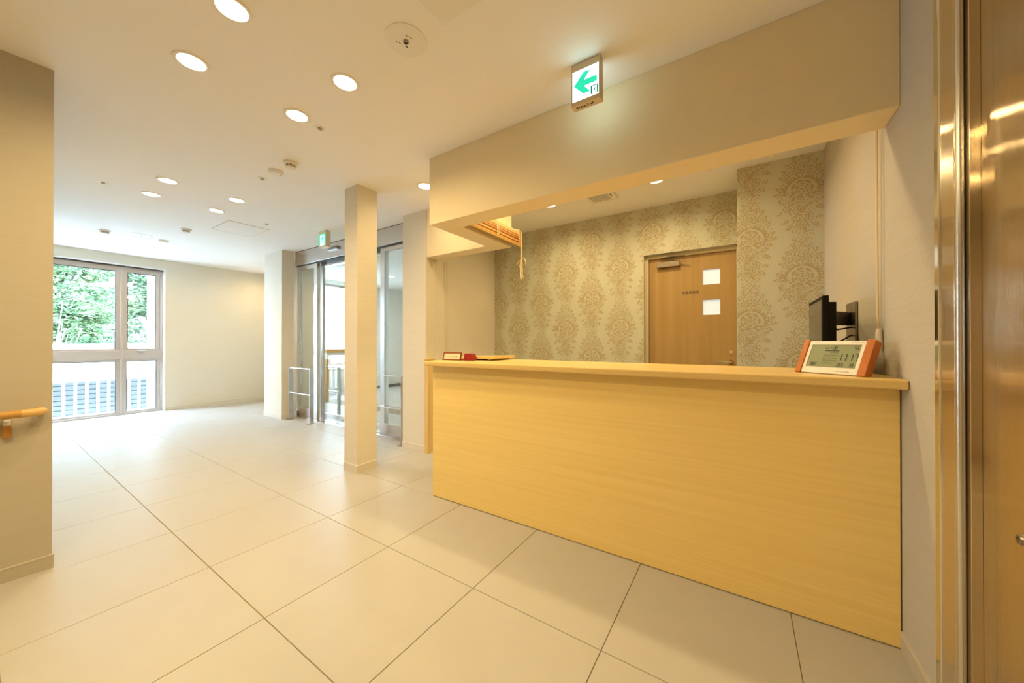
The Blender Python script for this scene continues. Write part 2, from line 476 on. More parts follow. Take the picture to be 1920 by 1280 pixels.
def damask(name, centers, x0, x1, z0, z1, y, hole=None):
    b = MB()
    for k, (cx, cz) in enumerate(centers):
        for P in MOTIF:
            pts = [(cx + px, cz + pz) for px, pz in P]
            if max(p[0] for p in pts) < x0 or min(p[0] for p in pts) > x1: continue
            for ax, lim, sg in ((0, x0, 1), (0, x1, -1), (1, z0, 1), (1, z1, -1)):
                if pts: pts = clip(pts, ax, lim, sg)
            if len(pts) < 3: continue
            if hole:
                mx, mz = sum(p[0] for p in pts) / len(pts), sum(p[1] for p in pts) / len(pts)
                hx0, hx1, hz = hole
                if hx0 - .004 < mx < hx1 + .004 and mz < hz + .004: continue
                if mz < hz and mx <= hx0: pts = clip(pts, 0, hx0, -1)
                if mz >= hz and mx > hx0: pts = clip(pts, 1, hz, 1)
                if len(pts) < 3: continue
            dep = .0005 + .00003 * (len(b.f) % 23)
            b.poly([(px + 2.7, y - 3.74 - dep, pz) for px, pz in pts])
    o = b.build(name, M_print, wb); o['kind'] = 'stuff'
    return o
cs = []
for c in range(-4, 9):
    for r in range(-3, 3):
        cs.append((-1.700 + .3135 * c, (1.915 if c % 2 == 0 else 1.597) + .635 * r - (.0 if r < 2 else 0)))
damask('damask_print', cs, -2.70, DX1, 0.7, CEIL, 3.74, (DX0, DX1, DZ))
cs = []
for c in range(-1, 3):
    for r in range(-3, 3):
        cs.append((.055 + .3135 * c, (1.915 if c % 2 == 0 else 1.597) + .635 * r))
damask('damask_print', cs, DX1, .49, 0.7, CEIL, 3.29)

# ------------------------------------------------------------------ office door
d1 = empty('door_1', (DX0, 3.82, 0), 'oak office door with two small square windows', None, kind='structure')
def lp(mb, name, m, parent=d1, **k):
    o = mb.build(name, m, parent, **k); o.location = (-DX0, -3.82, 0); return o
fr = MB().box(DX0, DX0 + .035, 3.795, 3.88, 0, DZ).box(DX1 - .012, DX1, 3.795, 3.88, 0, DZ).box(DX0 + .035, DX1 - .012, 3.795, 3.88, DZ - .036, DZ)
lp(fr, 'door_frame', M_frame)
WX0, WX1 = -.311, -.168
LX0, LX1, LT = DX0 + .037, DX1 - .014, DZ - .038
leaf = MB()
for a, b_, c, d_ in ((LX0, WX0, .01, LT), (WX1, LX1, .01, LT), (WX0, WX1, .01, 1.386), (WX0, WX1, 1.528, 1.674), (WX0, WX1, 1.816, LT)):
    leaf.box(a, b_, 3.82, 3.86, c, d_)
dl = lp(leaf, 'door_leaf', M_door)
for z0, z1 in ((1.386, 1.528), (1.674, 1.816)):
    w = bx(WX0, WX1, 3.835, 3.845, z0, z1).build('window_pane', M_frost_glow, dl)
    wm = MB()
    for k in range(-7, 14):
        for s in (1, -1):
            x = WX0 + k * .02
            p0, p1 = (x, z0), (x + (z1 - z0), z1)
            if s < 0: p0, p1 = (x, z1), (x + (z1 - z0), z0)
            q0, q1 = Vector(p0), Vector(p1)
            if q1.x < WX0 or q0.x > WX1: continue
            if q0.x < WX0: q0 = q0 + (q1 - q0) * ((WX0 - q0.x) / (q1.x - q0.x))
            if q1.x > WX1: q1 = q0 + (q1 - q0) * ((WX1 - q0.x) / (q1.x - q0.x))
            d = (q1 - q0)
            if d.length < .004: continue
            n = Vector((-d.y, d.x)).normalized() * .0006
            wm.poly([(q0.x - n.x, 3.8345, q0.y - n.y), (q1.x - n.x, 3.8345, q1.y - n.y), (q1.x + n.x, 3.8345, q1.y + n.y), (q0.x + n.x, 3.8345, q0.y + n.y)])
    wo = wm.build('wire_mesh', M_wire, dl); wo['kind'] = 'stuff'
RX = Matrix.Rotation(PI / 2, 4, 'X')
tx = text_mb('管理事務室', .036, Matrix.Translation((-.418, 3.8195, 1.605)) @ RX @ Matrix.Diagonal((.86, 1, 1, 1)))
o = tx.build('lettering', M_ink, dl); o['label'] = 'small dark room name lettering'
cl = lp(bx(-.716, -.505, 3.775, 3.82, 1.872, 1.925), 'door_closer', M_dark, bevel=.004)
cl['label'] = 'grey metal door closer'
arm = MB().tube([(-.62, 3.785, 1.935), (-.45, 3.72, 1.958), (-.66, 3.78, 1.972)], .006, 8).box(-.68, -.56, 3.77, 3.80, 1.966, 1.978)
arm.build('closer_arm', M_dark, cl)
hd = lp(MB().tube([(-.082, 3.82, .944), (-.082, 3.772, .944), (-.10, 3.765, .944), (-.215, 3.765, .948)], .0085, 10), 'lever_handle', M_chrome, smooth=True)
MB().lathe([(0, .010), (.020, .010), (.023, 0)], 20, Matrix.Translation((-.082, 3.82, .944)) @ RX).build('rose_plate', M_chrome, hd, smooth=True)
MB().lathe([(0, .012), (.007, .012), (.008, .006), (.018, .006), (.021, 0)], 20, Matrix.Translation((-.082, 3.82, 1.034)) @ RX).build('keyhole', M_chrome, dl, smooth=True)

# ------------------------------------------------------------------ reception counter
rc = empty('reception_counter', (-1.9, 1.86, 0), 'reception counter front of oak laminate with fine horizontal grain', 'counter')
def rp(mb, name, m, **k):
    o = mb.build(name, m, rc, **k); o.location = (1.9, -1.86, 0); return o
rp(bx(-1.902, .486, 1.860, 1.885, .004, .955), 'front_panel', M_counter, bevel=.0015)
rp(bx(-1.902, -1.877, 1.885, 2.34, .004, .955), 'end_panel', M_counter, bevel=.0015)
rp(bx(-1.87, .486, 1.89, 2.32, .62, .645), 'inner_shelf', M_counter)
ct = bx(-1.915, .4895, 1.782, 2.36, .955, .990).build('countertop', M_top, bevel=.008, seg=3)
tag(ct, 'long pale wooden countertop with rounded edge on the reception counter', 'countertop')
fl_ = empty('counter_flap', (-1.865, 2.06, .9915), 'thin pale wooden flap board lying on the left end of the countertop', 'board')
MM = Matrix.Rotation(-.030, 4, 'Y')
MB().box(0, .37, 0, .285, .001, .021, MM).build('flap_board', M_top, fl_, bevel=.003)
MB().box(.30, .33, .02, .26, -.008, .001, MM).build('flap_batten', M_post, fl_)
po = empty('jamb_board', (-2.715, 2.535, 0), 'upright pale pine jamb board with three screw heads beside the counter', 'board')
bx(0, .055, -.002, .010, 0, .945).build('face_board', M_post, po, bevel=.002)
bx(.012, .058, .010, .075, 0, .945).build('side_board', M_post, po, bevel=.002)
bx(-.004, .066, -.008, .085, .945, .962).build('top_cap', M_top, po, bevel=.002)
for z in (.10, .42, .74):
    MB().lathe([(0, .003), (.005, .003), (.007, 0)], 12, Matrix.Translation((.030, -.002, z)) @ RX).build('screw_head', M_chrome, po)
tag(MB().box(-2.70, -2.690, 2.800, 2.812, .96, 1.99).box(-2.70, -2.690, 2.838, 2.850, .96, 1.99).box(-2.70, -2.695, 2.812, 2.838, .96, 1.99).build('trim_1', M_base), kind='structure')

# ------------------------------------------------------------------ elevator door on the right wall
ev = empty('door_2', (.49, 1.56, 0), 'brushed stainless steel elevator door and jamb', None, kind='structure')
def ep(mb, name, m, **k):
    o = mb.build(name, m, ev, **k); o.location = (-.49, -1.56, 0); return o
EH = 2.30
ep(bx(.478, .62, 1.530, 1.560, 0, EH), 'outer_jamb_edge', M_chrome, bevel=.004)
ep(bx(.482, .62, 1.452, 1.530, 0, EH), 'jamb', M_hair, bevel=.002)
ep(MB().tube([(.490, 1.445, 0), (.490, 1.445, EH)], .0085, 12), 'jamb_bead', M_steel2, smooth=True)
ep(bx(.500, .62, 1.425, 1.446, 0, EH), 'inner_jamb', M_hair, bevel=.001)
ep(bx(.520, .62, .90, 1.424, .01, EH - .02), 'door_panel', M_hair)
ep(bx(.516, .62, .34, .897, .01, EH - .02), 'door_panel', M_hair)
ep(bx(.482, .62, -.35, .337, 0, EH), 'jamb', M_hair)
ep(bx(.482, .62, -.35, 1.56, EH, EH + .02), 'head_trim', M_chrome)
ep(MB().lathe([(0, .002), (.006, .002), (.006, .004), (.010, .004), (.012, 0)], 16, Matrix.Translation((.520, 1.278, .682)) @ Matrix.Rotation(-PI / 2, 4, 'Y')), 'keyhole', M_dark)
tag(bx(.50, .75, -.35, 1.56, -.003, .001).build('trim_2', M_steel2), kind='structure')

# ------------------------------------------------------------------ far window
w1 = empty('window_1', (-8.1, .30, 0), 'tall bronze aluminium window with a crossbar looking onto trees', None, kind='structure')
def wp(mb, name, m, parent=w1, **k):
    o = mb.build(name, m, parent, **k); o.location = (8.1, -.30, 0); return o
wp(MB().box(-8.14, -7.990, 1.758, 1.778, 0, 2.335).box(-8.14, -7.990, .28, 1.758, 2.313, 2.335).box(-8.14, -7.99, .28, .30, 0, 2.313), 'casing', M_casing)
XF, XB = -8.075, -8.13
wp(MB().box(XB, XF, .30, 1.758, 2.262, 2.313).box(XB + .01, XF + .012, .30, 1.758, 2.285, 2.297), 'head_rail', M_alu)
wp(bx(XB, XF + .012, .30, 1.758, .865, 1.000), 'transom', M_alu, bevel=.004)
wp(bx(XB, XF + .02, 1.278, 1.308, 0, 2.262), 'mullion', M_alu, bevel=.003)
wp(bx(XB, XF + .01, .30, 1.758, 0, .028), 'sill_rail', M_alu, bevel=.003)
wp(bx(XB, XF + .008, 1.728, 1.758, .028, 2.262), 'side_jamb', M_alu)
def sash(y0, y1, z0, z1, sw, gm=M_alu):
    s = MB().box(XB + .012, XF - .006, y0, y0 + sw, z0, z1).box(XB + .012, XF - .006, y1 - sw, y1, z0, z1) \
        .box(XB + .012, XF - .006, y0 + sw, y1 - sw, z0, z0 + sw * .6).box(XB + .012, XF - .006, y0 + sw, y1 - sw, z1 - sw * .7, z1)
    so = wp(s, 'sash', gm)
    bx(-8.106, -8.100, y0 + sw, y1 - sw, z0 + sw * .6, z1 - sw * .7).build('glass_pane', M_glass, so)
    g = MB()
    for a, b_, c, d_ in ((y0 + sw, y0 + sw + .007, z0 + sw * .6, z1 - sw * .7), (y1 - sw - .007, y1 - sw, z0 + sw * .6, z1 - sw * .7), (y0 + sw + .007, y1 - sw - .007, z1 - sw * .7 - .010, z1 - sw * .7)):
        g.box(-8.112, -8.085, a, b_, c, d_)
    g.build('gasket', M_alud, so)
sash(.31, 1.278, 1.000, 2.262, .045)
sash(1.308, 1.728, 1.000, 2.262, .050)
sash(.31, 1.278, .028, .865, .040)
sash(1.308, 1.728, .028, .865, .040)
hw = wp(bx(-8.065, -8.045, 1.46, 1.56, .985, 1.000), 'window_handle', M_chrome, bevel=.003)
bx(-8.05, -8.030, 1.48, 1.535, .972, .984).build('handle_lever', M_dark, hw, bevel=.003)

# ------------------------------------------------------------------ automatic glass entrance doors
d2 = empty('door_3', (-5.645, 2.70, 0), 'stainless steel framed automatic glass entrance doors', None, kind='structure')
def ap(mb, name, m, parent=d2, **k):
    o = mb.build(name, m, parent, **k); o.location = (5.645, -2.70, 0); return o
hdr = ap(bx(-5.645, -3.06, 2.685, 2.86, 2.275, 2.476), 'header', M_steel2, bevel=.002)
bx(-5.645, -3.06, 2.690, 2.86, 2.476, CEIL).build('header_shadow_gap', M_alud, hdr)
bx(-5.645, -3.06, 2.700, 2.86, 2.262, 2.275).build('header_groove', M_alud, hdr)
se = bx(-4.72, -4.50, 2.655, 2.685, 2.37, 2.415).build('door_sensor', M_dark, hdr, bevel=.005)
def gl(x0, x1, y, z0, z1, st, rail, name):
    s = empty(name, (0, 0, 0)); s.parent = d2; s.location = (5.645, -2.70, 0)
    MB().box(x0, x0 + st, y, y + .04, z0, z1).build('stile', M_steel2, s, bevel=.002)
    MB().box(x1 - st, x1, y, y + .04, z0, z1).build('stile', M_steel2, s, bevel=.002)
    MB().box(x0 + st, x1 - st, y, y + .04, z0, z0 + rail).build('bottom_rail', M_steel2, s, bevel=.002)
    MB().box(x0 + st, x1 - st, y, y + .04, z1 - .05, z1).build('top_rail', M_steel2, s, bevel=.002)
    MB().box(x0 + st, x1 - st, y + .017, y + .023, z0 + rail, z1 - .05).build('glass_pane', M_dglass, s)
    return s
gl(-5.645, -5.08, 2.71, 0, 2.262, .085, .16, 'fixed_light')
gl(-3.66, -3.06, 2.71, 0, 2.262, .075, .16, 'fixed_light')
for x0, x1 in ((-5.10, -4.37), (-4.37, -3.64)):
    lf = gl(x0, x1, 2.775, .012, 2.262, .045, .11, 'sliding_leaf')
    MB().lathe([(0, .003), (.012, .003), (.014, 0)], 16, Matrix.Translation((x0 + .55, 2.775, .065)) @ RX).build('lock_cylinder', M_dark, lf)
ap(bx(-5.645, -3.06, 2.70, 2.86, -.002, .006), 'floor_track', M_steel2)

def guard(name, label, x0, x1, y, h=.750):
    o = empty(name, (x0, y, 0), label, 'guard rail', 'steel guard rails at the entrance doors')
    w = x1 - x0; d = .055
    for x in (0, w):
        bx(x - .006, x + .006, -d / 2, d / 2, .004, h).build('post', M_steel2, o, bevel=.0015)
        bx(x - .045, x + .012, -d / 2 - .02, d / 2 + .01, 0, .005).build('base_plate', M_dark, o)
    bx(-.006, w + .006, -d / 2, d / 2, h, h + .012).build('top_bar', M_chrome, o, bevel=.002)
    bx(.006, w - .006, -d / 2, d / 2, .392, .404).build('middle_bar', M_chrome, o, bevel=.002)
    return o
guard('guard_rail', 'low stainless guard rail beside the left pillar', -5.56, -4.985, 2.585)
guard('guard_rail', 'low stainless guard rail behind the free-standing column', -3.66, -3.10, 2.585)
guard('guard_rail', 'low stainless guard rail on the far side of the glass doors', -5.56, -4.95, 2.96)

# ------------------------------------------------------------------ vestibule seen through the glass
w2 = empty('window_2', (-7.55, 3.62, .5), 'bright plain window at the back of the vestibule', None, kind='structure')
MB().box(-.03, .03, 0, 1.24, 0, .05).box(-.03, .03, 0, 1.24, 1.85, 1.90).box(-.03, .03, 0, .05, .05, 1.85).box(-.03, .03, 1.19, 1.24, .05, 1.85).build('window_frame', M_alu, w2)
bx(-.003, .003, .05, 1.19, .05, 1.85).build('glass_pane', M_glass, w2)
vt = empty('side_table', (-7.15, 3.75, 0), 'orange wooden table with white drawer band under the vestibule window', 'table')
bx(0, .45, 0, 1.0, .93, 1.00).build('tabletop', M_handrail, vt, bevel=.004)
bx(.02, .43, .02, .98, .80, .93).build('drawer_band', M_white, vt)
bx(.02, .43, .02, .98, .68, .80).build('apron', M_handrail, vt)
for x in (.02, .38):
    for y in (.02, .93): bx(x, x + .05, y, y + .05, 0, .68).build('leg', M_handrail, vt)
vm = empty('desk_display', (-6.95, 4.52, 1.0), 'thin black edged display standing on the vestibule table', 'display')
bx(-.08, .08, -.09, .09, 0, .012).build('display_base', M_black, vm)
bx(-.012, .012, -.02, .02, .012, .12).build('display_stem', M_black, vm)
MB().box(-.012, .012, -.16, .16, .08, .30, Matrix.Rotation(.12, 4, 'Y')).build('display_panel', M_screen, vm, bevel=.004)

# ------------------------------------------------------------------ handrail on the left wall
hr = empty('handrail', (-2.89, .0, .789), 'honey coloured round wooden handrail on the left wall', 'handrail')
MB().tube([(.068, -1.6, 0), (.068, .135, 0)], .018, 14).build('rail_bar', M_handrail, hr, smooth=True)
pts = [(.068, .135, 0), (.068, .160, 0)] + [(.068 - .035 * (1 - math.cos(a)), .160 + .035 * math.sin(a), 0) for a in (.3, .6, .9, 1.2, 1.57)] + [(.003, .195, 0)]
MB().tube(pts, .0188, 14).build('end_cap', M_cap, hr, smooth=True)
for yy in (.098, -.75):
    br = bx(.003, .026, yy - .013, yy + .013, -.112, -.058).build('bracket_cover', M_bracket, hr, bevel=.003)
    MB().box(.004, .020, yy - .011, yy + .011, -.058, -.040).box(.004, .075, yy - .010, yy + .010, -.030, -.017).box(.004, .016, yy - .010, yy + .010, -.045, -.017).build('bracket_arm', M_white, hr, bevel=.002)

# ------------------------------------------------------------------ ceiling fittings
def downlight(x, y, label, w=LAMP_W, group='round ceiling downlights', col=LAMP_COL):
    o = empty('downlight', (x, y, CEIL), label, 'downlight', group)
    MB().lathe([(.071, 0), (.070, -.004), (.064, -.006), (.055, -.0035), (.054, -.001)], 32).build('trim_ring', M_whitec, o, smooth=True)
    MB().lathe([(0, -.0030), (.045, -.0028), (.054, -.001)], 32).build('lamp_face', M_lamp, o, smooth=True)
    l = bpy.data.lights.new('downlight_lamp', 'AREA'); l.shape = 'DISK'; l.size = .10
    l.energy = w; l.color = col; l.spread = math.radians(160)
    lo = bpy.data.objects.new('downlight_lamp', l); COL.objects.link(lo); lo.parent = o; lo.location = (0, 0, -.0075)
    return o
D = [(-1.745, .583, 'ceiling downlight at the top edge, nearest of the left pair'),
     (-2.238, .586, 'ceiling downlight just behind the one at the top edge'),
     (-1.742, 1.073, 'ceiling downlight closest to the round emergency light plate'),
     (-2.238, 1.072, 'ceiling downlight beside the small sprinkler disc in mid ceiling'),
     (-4.050, .910, 'middle group ceiling downlight, front left of four'),
     (-4.547, .912, 'middle group ceiling downlight, rear left of four'),
     (-4.050, 1.395, 'middle group ceiling downlight, front right of four'),
     (-4.550, 1.394, 'middle group ceiling downlight next to the access hatch'),
     (-2.311, 2.164, 'ceiling downlight tucked beside the left end of the beam'),
     (-6.680, .900, 'far ceiling downlight beside the leftmost smoke detector'),
     (-7.235, .905, 'far ceiling downlight nearest the window, leftmost'),
     (-6.710, 1.398, 'far ceiling downlight beside a detector, right pair'),
     (-7.232, 1.392, 'far ceiling downlight nearest the window, right one'),
     (-1.590, 3.134, 'office ceiling downlight left of the vent grille'),
     (-.601, 3.142, 'office ceiling downlight right of the vent grille'),
     (-1.250, 2.345, 'office ceiling downlight hidden behind the beam, left one'),
     (-.350, 2.345, 'office ceiling downlight hidden behind the beam, right one'),
     (-1.40, -.40, 'added unseen ceiling downlight behind the viewpoint by the left wall'),  # added pair of lamps, brightens the counter front and beam
     (-.80, -.40, 'added unseen ceiling downlight behind the viewpoint in the middle of the hall'),
     (-.55, -1.70, 'added unseen ceiling downlight at the rear of the elevator hall'),  # added lamp, more light from behind the viewpoint
     (-7.35, 3.05, 'far alcove ceiling downlight hidden past the left pillar'),
     (-5.30, 3.75, 'vestibule ceiling downlight nearest the glass doors'),
     (-6.05, 4.75, 'vestibule ceiling downlight further behind the glass doors')]
for x, y, lb in D: downlight(x, y, lb, LAMP_W * (.45 if lb.startswith('far ceil') else 1.35 if 'hidden behind' in lb else .5 if 'tucked' in lb else 1.8 if 'behind the viewpoint' in lb else 2.2 if lb.startswith('vest') else 1), col=(1, .86, .66) if lb.startswith('vest') else LAMP_COL)

def detector(x, y, label, kind):
    o = empty('smoke_detector', (x, y, CEIL), label, 'smoke detector', 'ceiling smoke detectors')
    MB().lathe([(.050, 0), (.051, -.012), (.047, -.018), (.030, -.019)], 24).build('base', M_whitec, o, smooth=True)
    if kind == 'cage':
        MB().lathe([(.034, -.018), (.034, -.022), (.030, -.026), (0, -.026)], 20).build('sensor_core', M_sgrey, o, smooth=True)
        MB().lathe([(.034, -.034), (.033, -.040), (.022, -.045), (0, -.046)], 20).build('cage_cap', M_whitec, o, smooth=True)
        for k in range(8):
            a = k * PI / 4
            bx(-.003, .003, .029, .034, -.040, -.018).build('cage_rib', M_whitec, o).rotation_euler = (0, 0, a)
    else:
        MB().lathe([(.047, -.018), (.043, -.026), (.020, -.029), (0, -.029)], 24).build('cover', M_whitec, o, smooth=True)
        MB().lathe([(.004, -.001), (.003, -.003), (0, -.003)], 8, Matrix.Translation((.012, .030, -.026))).build('indicator', M_ink_shade, o)
detector(-2.869, 1.329, 'caged smoke detector in mid ceiling nearest the column', 'cage')
detector(-3.103, 1.327, 'flat round heat detector next to the caged one', 'flat')
detector(-6.469, .898, 'far smoke detector between the window downlights, leftmost', 'cage')
detector(-6.458, 1.414, 'far flat detector beside the right window downlights', 'flat')
detector(-5.591, 1.420, 'far smoke detector alone left of the access hatch', 'cage')
def sprinkler(x, y, label):
    o = empty('sprinkler_head', (x, y, CEIL), label, 'sprinkler', 'concealed sprinkler heads')
    MB().lathe([(.033, 0), (.032, -.003), (.016, -.004), (.014, -.001)], 24).build('escutcheon', M_whitec, o, smooth=True)
    MB().lathe([(.013, -.0005), (.012, -.010), (.006, -.013), (0, -.013)], 16).build('head', M_sgrey, o, smooth=True)
sprinkler(-2.245, 1.214, 'small round sprinkler head beside a mid ceiling downlight')
sprinkler(-3.339, 1.328, 'small round sprinkler head beside the flat detector')
sprinkler(-4.555, .619, 'small round sprinkler head near the left wall edge')
sprinkler(-4.565, 1.859, 'tiny sprinkler head right of the access hatch')

em = empty('emergency_light', (-1.268, 1.072, CEIL), 'large round cream ceiling plate with emergency light lens', 'emergency light')
MB().lathe([(.092, 0), (.091, -.004), (.086, -.005), (0, -.005)], 40).build('plate', M_whitec, em, smooth=True)
MB().lathe([(.0125, -.005), (.0125, -.010), (.009, -.011), (.008, -.006), (0, -.006)], 20).build('lens', M_dark, em, smooth=True)
mk = MB()
for q, (dx, dy, w_, h_) in enumerate(((.020, .020, .014, .005), (-.010, .030, .010, .003), (-.022, .036, .010, .003), (-.010, -.030, .005, .003), (-.020, -.026, .008, .003), (.0, -.034, .010, .003))):
    mk.box(dx - w_ / 2, dx + w_ / 2, dy - h_ / 2, dy + h_ / 2, -.0056, -.005, Matrix.Rotation(PI / 2, 4, 'Z'))
mk.build('printed_marks', M_ink_shade, em)['kind'] = 'stuff'
sp = empty('ceiling_speaker', (-6.406, 1.195, CEIL), 'flush round ceiling speaker between the window downlights', 'speaker')
MB().lathe([(.115, 0), (.114, -.004), (.106, -.004), (.104, -.001)], 32).build('rim', M_whitec, sp, smooth=True)
MB().lathe([(.104, -.001), (0, -.0015)], 32).build('grille', M_whitec, sp)
MB().lathe([(.012, -.0015), (.010, -.004), (0, -.004)], 16).build('centre_boss', M_sgrey, sp)

hc = empty('access_hatch', (-5.30, 1.575, CEIL), 'square flush ceiling access hatch near the entrance doors', 'hatch')
hw_, hd_ = .52, .40
bx(.0035, hw_ - .0035, .0035, hd_ - .0035, -.003, 0).build('hatch_panel', M_ceil, hc)
MB().box(0, hw_, 0, .003, -.004, 0).box(0, hw_, hd_ - .003, hd_, -.004, 0).box(0, .003, .003, hd_ - .003, -.004, 0).box(hw_ - .003, hw_, .003, hd_ - .003, -.004, 0).build('hatch_rim', M_rim, hc)

ac = empty('air_conditioner', (-1.070, .155, CEIL), 'flush square cream ceiling air conditioner panel at the top edge', 'air conditioner')
A = .95
bx(0, A, 0, A, -.014, 0).build('panel', M_whitec, ac, bevel=.010, seg=3)
for x0, x1, y0, y1 in ((.05, .10, .16, A - .16), (A - .10, A - .05, .16, A - .16), (.16, A - .16, .05, .10), (.16, A - .16, A - .10, A - .05)):
    bx(x0, x1, y0, y1, -.017, -.014).build('louvre', M_white, ac, bevel=.002)
g = MB()
for k in range(18): g.box(.17, A - .17, .18 + k * .034, .196 + k * .034, -.016, -.014)
for k in range(18): bx(.17, A - .17, .18 + k * .034, .196 + k * .034, -.017, -.014).build('grille_slat', M_white, ac)

vg = empty('vent_grille', (-1.225, 3.095, CEIL), 'small square white exhaust grille in the office ceiling', 'vent')
MB().box(0, .26, 0, .025, -.016, 0).box(0, .26, .200, .225, -.016, 0).box(0, .025, .025, .200, -.016, 0).box(.205, .26, .025, .200, -.016, 0).build('frame', M_whitec, vg, bevel=.003)
bx(.025, .205, .025, .20, -.004, 0).build('throat_shade', M_ink_shade, vg)  # flat dark sheet, the shade inside the duct put into its colour
for k in range(11):
    bx(.025 + k * .0165, .0335 + k * .0165, .025, .20, -.013, -.004).build('grille_slat', M_whitec, vg)
bx(.225, .232, .06, .12, -.0175, -.016).build('latch_slot', M_ink_shade, vg)

# ------------------------------------------------------------------ exit signs
def man(mb, M, s):
    """running figure, unit about 1 high, in x right / y up"""
    def P(pts): mb.poly([(x * s, y * s, 0) for x, y in pts], M)
    P([(.10 + .09 * math.cos(t * PI / 5), .42 + .09 * math.sin(t * PI / 5)) for t in range(10)])
    P([(-.02, .30), (.14, .30), (.08, -.02), (-.10, -.02)])
    P([(.10, .30), (.32, .12), (.26, .06), (.08, .20)])
    P([(.0, .30), (-.24, .22), (-.30, .02), (-.23, .02), (-.17, .17), (0, .2)])
    P([(-.02, 0), (.10, 0), (.24, -.18), (.12, -.42), (.04, -.38), (.13, -.18)])
    P([(-.10, .0), (.02, .0), (-.08, -.22), (-.34, -.30), (-.35, -.22), (-.16, -.15)])
def sign_case(name, label, x0, x1, y0, y1, z0, z1):
    o = empty(name, ((x0 + x1) / 2, (y0 + y1) / 2, CEIL), label, 'exit sign', 'ceiling exit signs')
    w, d = (x1 - x0), (y1 - y0); a = z0 - CEIL; t = z1 - CEIL
    MB().box(-w / 2, w / 2, -d / 2, d / 2, a - .020, a).box(-w / 2, w / 2, -d / 2, d / 2, t, -.004).box(w / 2 - .006, w / 2, -d / 2, d / 2, a, t) \
        .box(-w / 2, -w / 2 + .006, -d / 2, d / 2, a, t).build('case', M_signbody, o)
    bx(-w / 2, w / 2, -d / 2 + .004, d / 2 - .004, -.004, 0).build('mount_plate', M_sgrey, o)
    return o, w, d, a, t
sg, w, d, a, t = sign_case('exit_sign', 'lit white exit sign with a green left arrow above the counter', -.703, -.558, 1.618, 1.662, 2.300, 2.448)
for yy, nm in ((-d / 2 + .0015, 'front_face'), (d / 2 - .0045, 'back_face')):
    bx(-w / 2 + .006, w / 2 - .006, yy, yy + .003, a, t).build(nm, M_led, sg)
MS = Matrix.Translation((0, -d / 2 - .0002, (a + t) / 2)) @ RX
ar = MB()
u = .145
ar.poly([(x * u, y * u, 0) for x, y in ((-.40, .02), (-.07, .39), (.17, .39), (-.04, .12), (.40, .12), (.40, -.08), (-.04, -.08), (.17, -.33), (-.07, -.33))], MS)
ar.build('green_arrow', M_green, sg)
pc = MB()
for x0, x1, y0, y1 in ((.185, .24, -.46, -.18), (.395, .45, -.46, -.18), (.24, .395, -.215, -.18)):
    pc.poly([(x0 * u, y0 * u, 0), (x1 * u, y0 * u, 0), (x1 * u, y1 * u, 0), (x0 * u, y1 * u, 0)], MS)
man(pc, MS @ Matrix.Translation((.315 * u, -.345 * u, .00005)), .24 * u)
pc.build('running_figure', M_deepg, sg)
mk = MB()
for k, x in enumerate((-.055, -.048, -.041, -.030, -.022, -.014, -.006, .004, .018, .028)):
    mk.box(x, x + .005, -.004 - .006 * (k % 2), .006, a - .0206, a - .020)
mk.build('printed_marks', M_ink_shade, sg)['kind'] = 'stuff'
sg2, w, d, a, t = sign_case('exit_sign', 'small green and white exit sign in front of the glass entrance doors', -4.360, -4.205, 2.345, 2.405, 2.305, 2.446)
for yy, nm in ((-d / 2 + .0015, 'front_face'), (d / 2 - .0045, 'back_face')):
    bx(-w / 2 + .006, w / 2 - .006, yy, yy + .003, a, t).build(nm, M_green, sg2)
MS = Matrix.Translation((0, -d / 2 - .0002, (a + t) / 2)) @ RX
q = MB(); q.poly([(-.045, -.070, 0), (.045, -.070, 0), (.045, .058, 0), (-.045, .058, 0)], MS); q.build('doorway_symbol', M_greenw, sg2)
q = MB(); man(q, Matrix.Translation((0, -.0003, 0)) @ MS, .115); q.build('running_figure', M_green, sg2)

# ------------------------------------------------------------------ bamboo roll blinds
def blind(name, label, L, loc, rz, group='rolled bamboo blinds'):
    """folded blind of length L along local x, hanging below z=0; local -y is the side seen"""
    o = empty(name, loc, label, 'roll blind', group, rz=rz)
    bx(0, L, -.004, .020, -.035, 0).build('top_rail', M_bamboo2, o, bevel=.003)
    zs = [-.040 - .0125 * k for k in range(8)]
    for k, z in enumerate(zs):
        off = -.006 * (k % 2) - .002 * k
        MB().box(0, L, -.014 + off, -.008 + off, z - .0105, z).build('bamboo_slat', M_bamboo if k % 3 else M_bamboo3, o)
    for k in range(4):
        MB().box(0, L, -.006 + .005 * k, -.003 + .005 * k, -.135, -.040).build('folded_slat', M_bamboo, o)
    MB().tube([(0, -.022, -.142), (L, -.022, -.142)], .010, 10).build('bottom_rod', M_bamboo2, o, smooth=True)
    n = max(2, int(L / .27))
    for k in range(n + 1):
        x = .06 + (L - .12) * k / n
        for s in (-.012, .012):
            pts = [(x + s, -.012, -.004), (x + s, -.036, -.05), (x + s + .004, -.038, -.10), (x + s, -.038, -.142), (x + s, -.02, -.156)]
            MB().tube(pts, .0022, 6).build('lift_cord', M_cord, o, smooth=True)
        for z in (-.055, -.080, -.105, -.128):
            MB().tube([(x - .013, -.038, z - .006), (x + .013, -.038, z + .006)], .0018, 5).build('cross_tie', M_cord, o)
    return o
b1 = blind('bamboo_blind', 'rolled up bamboo blind under the left end of the beam', .80, (-1.763 + .022, 2.005, 2.158), PI / 2)
